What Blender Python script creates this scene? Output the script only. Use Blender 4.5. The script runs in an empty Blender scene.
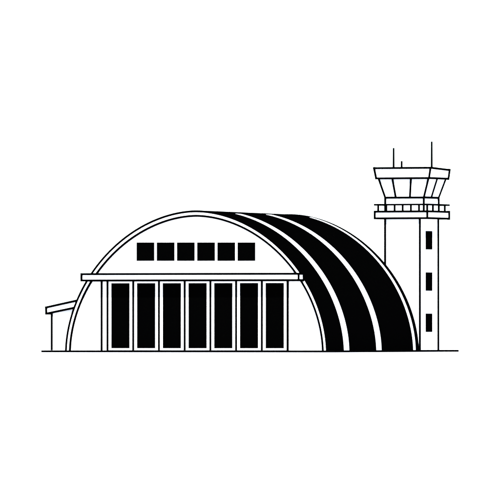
import bpy, math
from mathutils import Vector, Matrix

# ---------------------------------------------------------------- scene
sc = bpy.context.scene
C = sc.collection
R = math.radians

# ---------------------------------------------------------------- camera (long lens, eye height, looking at the hangar from its front right)
TH = R(16.0)                       # the hangar's front is turned this much from the camera
DIST = 1000.0
PX = 0.1                           # metres per photo pixel at the front of the hangar
CX, BASE = 196.2, 352.4            # where the middle of the hangar front meets the ground in the photo
EYE = 1.6
FWD = Vector((-math.sin(TH), math.cos(TH), 0))
RGT = Vector((math.cos(TH), math.sin(TH), 0))
cam_loc = -FWD * DIST + RGT * (250 - CX) * PX + Vector((0, 0, EYE))
F = DIST / PX
pitch = math.atan((BASE - EYE / PX - 250) / F)
cd = bpy.data.cameras.new('camera')
cam = bpy.data.objects.new('camera', cd); C.objects.link(cam)
cam.location = cam_loc
cam.rotation_euler = (math.pi / 2 + pitch, 0, TH)
cd.sensor_width = 36; cd.lens = 36 * F / 500
cd.clip_start = 1; cd.clip_end = 60000
sc.camera = cam
CM = cam.rotation_euler.to_matrix()

def ray(px, py):
    return CM @ Vector(((px - 250) / F, (250 - py) / F, -1))

def hit(px, py, p0, n):
    d = ray(px, py)
    return cam_loc + d * ((p0 - cam_loc).dot(n) / d.dot(n))

def on_front(px, py, Y):           # where a line of sight meets a plane parallel to the hangar front
    p = hit(px, py, Vector((0, Y, 0)), Vector((0, 1, 0)))
    return p.x, p.z

# ---------------------------------------------------------------- materials
def mat(name, col, rough=0.9, var=0.0, scale=3.0, spec=0.0):
    m = bpy.data.materials.new(name); m.use_nodes = True
    nt = m.node_tree; b = nt.nodes['Principled BSDF']
    b.inputs['Roughness'].default_value = rough
    b.inputs['Specular IOR Level'].default_value = spec
    if var:
        tc = nt.nodes.new('ShaderNodeTexCoord')
        no = nt.nodes.new('ShaderNodeTexNoise'); no.inputs['Scale'].default_value = scale
        cr = nt.nodes.new('ShaderNodeValToRGB')
        cr.color_ramp.elements[0].color = (*[c * (1 - var) for c in col], 1)
        cr.color_ramp.elements[1].color = (*col, 1)
        nt.links.new(tc.outputs['Object'], no.inputs['Vector'])
        nt.links.new(no.outputs['Fac'], cr.inputs['Fac'])
        nt.links.new(cr.outputs['Color'], b.inputs['Base Color'])
    else:
        b.inputs['Base Color'].default_value = (*col, 1)
    return m

WHITE = mat('white_paint', (0.82, 0.82, 0.82), var=0.03)
BLACK = mat('black_paint', (0.0004, 0.0004, 0.0004), var=0.3)
DARK = mat('dark_glass', (0.0003, 0.0003, 0.0003), 0.6, var=0.2)
ROOFB = mat('black_roof_sheet', (0.0004, 0.0004, 0.0004), var=0.3)
GROUND = mat('white_ground', (0.80, 0.80, 0.80), var=0.03, scale=0.05)
SLAB = mat('black_slab', (0.0008, 0.0008, 0.0008), var=0.3)

# ---------------------------------------------------------------- mesh builder
W, K = 0, 1
class MB:
    def __init__(s): s.v = []; s.f = []; s.m = []
    def quadbox(s, c, m=0):        # c: 8 corners, bottom ring of four then top ring
        n = len(s.v); s.v += [Vector(p) for p in c]
        for q in ((3, 2, 1, 0), (4, 5, 6, 7), (0, 1, 5, 4), (1, 2, 6, 5), (2, 3, 7, 6), (3, 0, 4, 7)):
            s.f.append([n + i for i in q]); s.m.append(m)
        return s
    def box(s, x0, x1, y0, y1, z0, z1, m=0):
        return s.quadbox([(x0, y0, z0), (x1, y0, z0), (x1, y1, z0), (x0, y1, z0),
                          (x0, y0, z1), (x1, y0, z1), (x1, y1, z1), (x0, y1, z1)], m)
    def bar(s, p, q, w, m=0, ext=True, w2=None):
        p, q = Vector(p), Vector(q); d = (q - p).normalized(); w2 = w2 or w
        if ext: p = p - d * w / 2; q = q + d * w / 2
        up = Vector((0, 1, 0)) if abs(d.z) > .7 else Vector((0, 0, 1))
        a = d.cross(up).normalized(); b = a.cross(d).normalized()
        r = [(-a * w - b * w2) / 2, (a * w - b * w2) / 2, (a * w + b * w2) / 2, (-a * w + b * w2) / 2]
        return s.quadbox([p + k for k in r] + [q + k for k in r], m)
    def rod(s, p, q, r, m=0, n=12, r2=None):
        p, q = Vector(p), Vector(q); r2 = r2 or r; b = len(s.v)
        for c, rr in ((p, r), (q, r2)):
            for i in range(n):
                t = 2 * math.pi * i / n
                s.v.append(c + Vector((rr * math.cos(t), rr * math.sin(t), 0)))
        for i in range(n):
            j = (i + 1) % n
            s.f.append([b + i, b + j, b + n + j, b + n + i]); s.m.append(m)
        s.f.append([b + i for i in reversed(range(n))]); s.m.append(m)
        s.f.append([b + n + i for i in range(n)]); s.m.append(m)
        return s
    def prism(s, pts, y0, y1, m=0):      # pts: list of (x, z)
        b = len(s.v); n = len(pts)
        s.v += [Vector((x, y0, z)) for x, z in pts] + [Vector((x, y1, z)) for x, z in pts]
        s.f.append([b + i for i in range(n)]); s.m.append(m)
        s.f.append([b + n + i for i in reversed(range(n))]); s.m.append(m)
        for i in range(n):
            j = (i + 1) % n
            s.f.append([b + i, b + n + i, b + n + j, b + j]); s.m.append(m)
        return s
    def strip(s, po, pi, y0, y1, m=0):   # open band between an outer and an inner curve, extruded in y
        b = len(s.v); n = len(po)
        for pts, y in ((po, y0), (pi, y0), (po, y1), (pi, y1)):
            s.v += [Vector((x, y, z)) for x, z in pts]
        A, B, D, E = b, b + n, b + 2 * n, b + 3 * n
        for i in range(n - 1):
            for q in ((A + i, A + i + 1, B + i + 1, B + i), (D + i, E + i, E + i + 1, D + i + 1),
                      (A + i, D + i, D + i + 1, A + i + 1), (B + i, B + i + 1, E + i + 1, E + i)):
                s.f.append(list(q)); s.m.append(m)
        for i in (0, n - 1):
            s.f.append([A + i, B + i, E + i, D + i]); s.m.append(m)
        return s
    def edges(s, c, w, which=range(12)):
        E = [(0, 1), (1, 2), (2, 3), (3, 0), (4, 5), (5, 6), (6, 7), (7, 4), (0, 4), (1, 5), (2, 6), (3, 7)]
        for i in which: s.bar(c[E[i][0]], c[E[i][1]], w * {9: .8, 10: 1.2}.get(i, 1), K)
        return s
    def build(s, name, mats, parent=None, smooth=False):
        me = bpy.data.meshes.new(name)
        me.from_pydata([tuple(v) for v in s.v], [], s.f)
        for m in (mats if isinstance(mats, (list, tuple)) else [mats]): me.materials.append(m)
        for p, k in zip(me.polygons, s.m): p.material_index = k
        import bmesh
        bm = bmesh.new(); bm.from_mesh(me); bmesh.ops.recalc_face_normals(bm, faces=bm.faces)
        bm.to_mesh(me); bm.free()
        o = bpy.data.objects.new(name, me); C.objects.link(o)
        if parent: o.parent = parent
        return o

def thing(name, label, cat, loc=(0, 0, 0), rz=0, group=None):
    o = bpy.data.objects.new(name, None); C.objects.link(o)
    o.location = loc; o.rotation_euler = (0, 0, rz)
    o['label'] = label; o['category'] = cat
    if group: o['group'] = group
    return o

LW = 0.208                          # width of the black edge trim
ZB = 0.205                           # top of the slab everything stands on

# ---------------------------------------------------------------- setting
g = MB(); S = 30000
g.v = [Vector((-S, -S, 0)), Vector((S, -S, 0)), Vector((S, S, 0)), Vector((-S, S, 0))]; g.f = [[0, 1, 2, 3]]; g.m = [0]
o = g.build('ground', GROUND); o['kind'] = 'structure'

L = 34.75                            # length of the hangar
xl, _ = on_front(41.2, 352, -2.2)
yr = 46.0
xr, _ = on_front(458.8, 352, yr)
o = MB().box(xl, xr, -2.2, yr, -0.2, ZB).build('pavement', SLAB); o['kind'] = 'structure'

# ---------------------------------------------------------------- hangar
HA = 13.15 / math.cos(TH); HH = (BASE - 210.3) * PX; EXP = 1.87
def arc(dx, dz, n=96, lo=0, hi=1):
    a, h = HA - dx, HH - dz; out = []
    for i in range(n + 1):
        t = math.pi * (lo + (hi - lo) * i / n)
        c, s_ = math.cos(t), math.sin(t)
        x = -a * math.copysign(abs(c) ** (2 / EXP), c); z = h * s_ ** (2 / EXP)
        out.append((x, max(z, ZB)))
    return out
def prof_x(z):                      # outer half width of the vault at height z
    return HA * (1 - (z / HH) ** EXP) ** (1 / EXP)

hg = thing('hangar', 'large arched aircraft hangar with striped black vaulted roof and seven tall dark doors', 'hangar')
MB().strip(arc(0, 0), arc(.3, .3), 0.02, L).build('roof', ROOFB, hg)
for a, b, gap in ((.172, .228, .062), (.527, .583, .054), (.941, .967, .068)):   # the bands stop short of the ridge
    m = MB()
    for lo, hi in ((0, .5 - gap), (.5 + gap, 1)):
        m.strip(arc(-.012, -.012, 60, lo, hi), arc(.02, .02, 60, lo, hi), a * L, b * L)
    m.build('roof_band', WHITE, hg)
MB().strip(arc(-.055, -.03), arc(.02, .02), L * .9672, L + .01).build('rear_trim', BLACK, hg)
MB().prism(arc(.31, .31), 0.0, .2).build('front_wall', WHITE, hg)
MB().prism(arc(.31, .31), L - .25, L - .05).build('rear_wall', WHITE, hg)
rim = MB().strip(arc(.15, .17), arc(.45, .50), -.10, 0.0).build('arch_rim', WHITE, hg)
MB().strip(arc(-.015, -.01), arc(.195, .205), -.12, 0.018).build('outer_trim', BLACK, rim)
MB().strip(arc(.395, .445), arc(.60, .655), -.12, -.003).build('inner_trim', BLACK, rim)

# window row
x_first = [136.7 + 20.2 * i for i in range(6)]
for x in x_first:
    u0, z1 = on_front(x - .15, 242.4, -.06); u1, z0 = on_front(x + 17.5, 260.8, -.06)
    w = MB(); t = .12
    w.box(u0, u1, -.06, -.004, z0, z0 + t); w.box(u0, u1, -.06, -.004, z1 - t, z1)
    w.box(u0, u0 + t, -.06, -.004, z0 + t, z1 - t); w.box(u1 - t, u1, -.06, -.004, z0 + t, z1 - t)
    wo = w.build('window', BLACK, hg)
    MB().box(u0 + t, u1 - t, -.03, -.004, z0 + t, z1 - t).build('pane', DARK, wo)

# door jambs and door leaves
def U(x, Y=-.08): return on_front(x, 310, Y)[0]
_, ztop = on_front(200, 280.2, -.08)
jl = MB().box(U(101.7), U(107.6), -.08, -.004, ZB, ztop, W)
jl.box(U(101.7) - LW / 2, U(101.7) + LW / 2, -.12, -.004, ZB, ztop, K)
jl.build('door_jamb', [WHITE, BLACK], hg)
lines = [107.6 + 25.72 * i for i in range(8)]
MB().box(U(lines[7]) - LW / 2, U(lines[7]) + LW / 2, -.13, -.004, ZB, ztop).build('door_jamb', BLACK, hg)
_, pz1 = on_front(200, 283.1, -.1); _, pz0 = on_front(200, 348.3, -.1)
for i in range(7):
    a, b = lines[i], lines[i + 1]
    u0, u1 = U(a) + LW / 2, U(b) - LW / 2; m = (a + b) / 2
    p0, p1 = U(m - 9.15), U(m + 9.15)
    leaf = MB().box(u0 - LW, u0, -.13, -.02, ZB + .01, ztop - .01).box(u0 + .002, u1 - .004, -.05, -.012, ZB + .01, ztop - .01).build('door_leaf', BLACK, hg)   # black meeting edge
    fr = MB()
    fr.box(u0 + .003, u1 - .003, -.10, -.01, pz1, ztop); fr.box(u0 + .003, u1 - .003, -.10, -.01, ZB + .02, pz0)
    fr.box(u0 + .003, p0, -.10, -.01, pz0, pz1); fr.box(p1, u1 - .003, -.10, -.01, pz0, pz1)
    fr.build('door_frame', WHITE, leaf)
    MB().box(p0, p1, -.07, -.01, pz0, pz1).build('pane', DARK, leaf)

# canopy over the doors
Y0 = -1.75
uL, zt = on_front(81.6, 274.1, Y0); uR, zb = on_front(298.6, 280.1, Y0)
c = [(uL, Y0, zb), (uR, Y0, zb), (uR, -.13, zb), (uL, -.13, zb), (uL, Y0, zt), (uR, Y0, zt), (uR, -.13, zt), (uL, -.13, zt)]
MB().quadbox(c, W).edges(c, LW).build('canopy', [WHITE, BLACK], hg)

# ---------------------------------------------------------------- lean-to shed
sh = thing('lean_to_shed', 'small white lean-to shed with sloping flat roof against the left side of the hangar', 'shed')
ya, yb = 4.0, 11.0
ux, _ = on_front(51.8, 330, ya)
tl = on_front(46.2, 307.4, ya - .3); bl = on_front(46.4, 313.6, ya - .3)
tr = on_front(76.5, 300.6, ya - .3); br = on_front(73.0, 308.0, ya - .3)
slope = (tr[1] - tl[1]) / (tr[0] - tl[0]); slb = (br[1] - bl[1]) / (br[0] - bl[0])
def meet(p, sl):                    # slide along the sloping line until it touches the vault
    x = p[0]
    for _ in range(200):
        z = p[1] + sl * (x - p[0])
        if x >= -prof_x(max(z, .2)) - .02: break
        x += .02
    return x, p[1] + sl * (x - p[0])
tr = meet(tl, slope); br = meet(bl, slb)
zw = bl[1] + slb * (ux - bl[0])
right = [(-prof_x(ZB + (br[1] - .1 - ZB) * k / 8) - .03, ZB + (br[1] - .1 - ZB) * k / 8) for k in range(9)]
MB().prism([(ux, ZB)] + right + [(ux, zw)], ya, yb, 0).build('wall', WHITE, sh)
for y in (ya, yb):
    MB().box(ux - LW / 2, ux + LW / 2, y - .05, y + .05, ZB, zw).build('corner_post', BLACK, sh)
r = MB()
cc = [(bl[0], ya - .3, bl[1]), (br[0], ya - .3, br[1]), (br[0], yb + .3, br[1]), (bl[0], yb + .3, bl[1]),
      (tl[0], ya - .3, tl[1]), (tr[0], ya - .3, tr[1]), (tr[0], yb + .3, tr[1]), (tl[0], yb + .3, tl[1])]
r.quadbox(cc, W).edges(cc, LW, (0, 2, 3, 4, 6, 7, 8, 11))
r.build('roof', [WHITE, BLACK], sh)

# ---------------------------------------------------------------- control tower
TT = R(23.0)                        # how far the tower's front is turned from the camera
TY = 40.5
tx = hit(411.5, 351, Vector((0, TY, 0)), Vector((0, 1, 0))).x
T0 = Vector((tx, TY, 0)); trz = TH - TT
AX = Vector((math.cos(trz), math.sin(trz), 0)); AY = Vector((-math.sin(trz), math.cos(trz), 0))
tw = thing('control_tower', 'tall slim white control tower with glazed cab, gallery and antennas behind the hangar', 'control tower', T0, trz)
def loc(p): d = p - T0; return d.dot(AX), d.dot(AY), d.z
def tf(px, py, v): return loc(hit(px, py, T0 + AY * v, AY))       # on the plane facing front, v behind the tower axis
def ts(px, py, u): return loc(hit(px, py, T0 + AX * u, AX))       # on the plane facing the right side
kk = F / ((T0 - cam_loc).dot(FWD))
def level(xl, xc, xr, y):           # rectangle (u0,u1,v0,v1,z) whose left, near and right corners are seen at xl, xc, xr
    dep = (xr - xc) / (kk * math.sin(TT)); v0 = -dep / 2
    u0 = tf(xl, y, v0)[0]; u1 = tf(xc, y, v0)[0]; z = tf(xc, y, v0)[2]
    v1 = ts(xr, y, u1)[1]
    return u0, u1, v0, v1, z
def ring(l, z=None):
    u0, u1, v0, v1, zz = l; z = zz if z is None else z
    return [(u0, v0, z), (u1, v0, z), (u1, v1, z), (u0, v1, z)]

# shaft
s1 = level(385.3, 419.9, 437.8, 218.5)
c = ring(s1, ZB) + ring(s1)
MB().quadbox(c, W).edges(c, LW, (8, 9, 10, 11)).build('shaft', [WHITE, BLACK], tw)
us = s1[1]
for ya_, yb_ in ((231.0, 249.5), (272.3, 290.8), (313.5, 331.9)):
    a = ts(426.0, ya_, us + .05); b = ts(432.3, yb_, us + .05)
    t = .1; w = MB()
    w.box(us + .003, us + .06, a[1], b[1], b[2], b[2] + t); w.box(us + .003, us + .06, a[1], b[1], a[2] - t, a[2])
    w.box(us + .003, us + .06, a[1], a[1] + t, b[2] + t, a[2] - t); w.box(us + .003, us + .06, b[1] - t, b[1], b[2] + t, a[2] - t)
    wo = w.build('window', BLACK, tw)
    MB().box(us + .003, us + .03, a[1] + t, b[1] - t, b[2] + t, a[2] - t).build('pane', DARK, wo)

# gallery slab and railing
gt = level(374.9, 427.3, 448.7, 211.3); gz0 = tf(400, 218.2, gt[2])[2]
c = ring(gt, gz0) + ring(gt)
MB().quadbox(c, W).edges(c, LW).build('gallery', [WHITE, BLACK], tw)
rz_ = tf(400, 204.6, gt[2])[2]; u0, u1, v0, v1, gz = gt
rl = MB(); RW = .19
for p, q in (((u0, v0), (u1, v0)), ((u1, v0), (u1, v1)), ((u1, v1), (u0, v1)), ((u0, v1), (u0, v0))):
    rl.bar((*p, rz_), (*q, rz_), RW, 0)
rl.build('railing', BLACK, tw); rail = tw.children[-1]
posts = [(tf(x, 208, v0)[0], v0) for x in (378.2, 386.3, 394.6, 402.7, 410.9, 419.0, 427.2)]
posts += [(u1, ts(x, 208, u1)[1]) for x in (432.9, 438.9, 444.8)]
posts += [(tf(x, 208, v1)[0], v1) for x in (398, 406, 414, 422, 430, 438.9)]
posts += [(u0, ts(x, 208, u0)[1]) for x in (386.6, 391.5)]
for u, v in posts:
    MB().box(u - .083, u + .083, v - .083, v + .083, gz, rz_ - .05).build('baluster', BLACK, rail)

# cab
cb = level(385.4, 423.8, 438.2, 197.4)
c = ring(cb, gz) + ring(cb)
MB().quadbox(c, W).edges(c, LW, (4, 5, 6, 7, 8, 9, 10, 11)).build('cab_base', [WHITE, BLACK], tw)
ct = level(378.7, 428.5, 445.4, 178.2)
c = ring(cb) + ring(ct)
PANE = mat('pale_glass', (0.78, 0.79, 0.80), 0.3, spec=0.2)
MB().quadbox(c).build('cab_glazing', PANE, tw)
def mull(p, q, w=.187, w2=None): MB().bar(p, q, w, 0, ext=False, w2=w2).build('mullion', BLACK, tw)
for i, w in enumerate((.195, .16, .215, .195)): mull(c[i], c[i + 4], w)
def fr(px0, px1):                    # on the front and, mirrored in depth, on the rear pane wall
    ub = tf(px0, 197.4, cb[2])[0]; ut = tf(px1, 178.2, ct[2])[0]
    mull((ub, cb[2], cb[4]), (ut, ct[2], ct[4])); mull((ub, cb[3], cb[4]), (ut, ct[3], ct[4]))
fr(396.0, 392.5); fr(410.1, 411.1)
vb = ts(430.9, 197.4, cb[1])[1]; vt = ts(436.9, 178.2, ct[1])[1]
mull((cb[1], vb, cb[4]), (ct[1], vt, ct[4]), .16, .27); mull((cb[0], vb, cb[4]), (ct[0], vt, ct[4]), .16, .27)

# cab roof
r0 = level(376.3, 429.0, 447.9, 178.0); r1 = level(374.2, 430.5, 449.2, 167.7)
r0z = r0[4]
c = ring(r0) + ring(r1)
for i in (6, 7):                     # the flat roof falls slightly to the rear
    c[i] = (c[i][0], c[i][1], c[i][2] - .16)
MB().quadbox(c, W).edges(c, LW).build('roof', [WHITE, BLACK], tw)
vm = (r1[2] + r1[3]) / 2
for x, ytop, r_ in ((393.6, 147.9, .11), (401.7, 161.0, .11), (431.7, 141.5, .11)):
    v = r1[2] + .6
    a = tf(x, 167.5, v); b = tf(x, ytop, v)
    MB().rod((a[0], v, r1[4] - .1), (a[0], v, b[2]), r_, 0, r2=r_ * .9).build('antenna', BLACK, tw)

# ---------------------------------------------------------------- light
wd = bpy.data.worlds.new('World'); sc.world = wd; wd.use_nodes = True
nt = wd.node_tree; bg = nt.nodes['Background']
sky = nt.nodes.new('ShaderNodeTexSky'); sky.sky_type = 'NISHITA'; sky.sun_disc = False
el, az = R(40), R(158)              # az clockwise from +Y: the sun stands behind the camera, to its right
sky.sun_elevation = el; sky.sun_rotation = az
sky.air_density = 0.6; sky.dust_density = 0.6; sky.ozone_density = 1.0
nt.links.new(sky.outputs['Color'], bg.inputs['Color']); bg.inputs['Strength'].default_value = 0.15
sd = bpy.data.lights.new('sun', 'SUN'); sd.energy = 3.0; sd.angle = R(0.53); sd.color = (1, .97, .93)
sun = bpy.data.objects.new('sun', sd); C.objects.link(sun)
dirv = Vector((math.sin(az) * math.cos(el), math.cos(az) * math.cos(el), math.sin(el)))
sun.rotation_euler = dirv.to_track_quat('Z', 'Y').to_euler(); sun.location = (40, -60, 60)
vs = sc.view_settings
vs.view_transform = 'Standard'; vs.look = 'None'; vs.gamma = 1; vs.use_curve_mapping = False
vs.exposure = 1.95
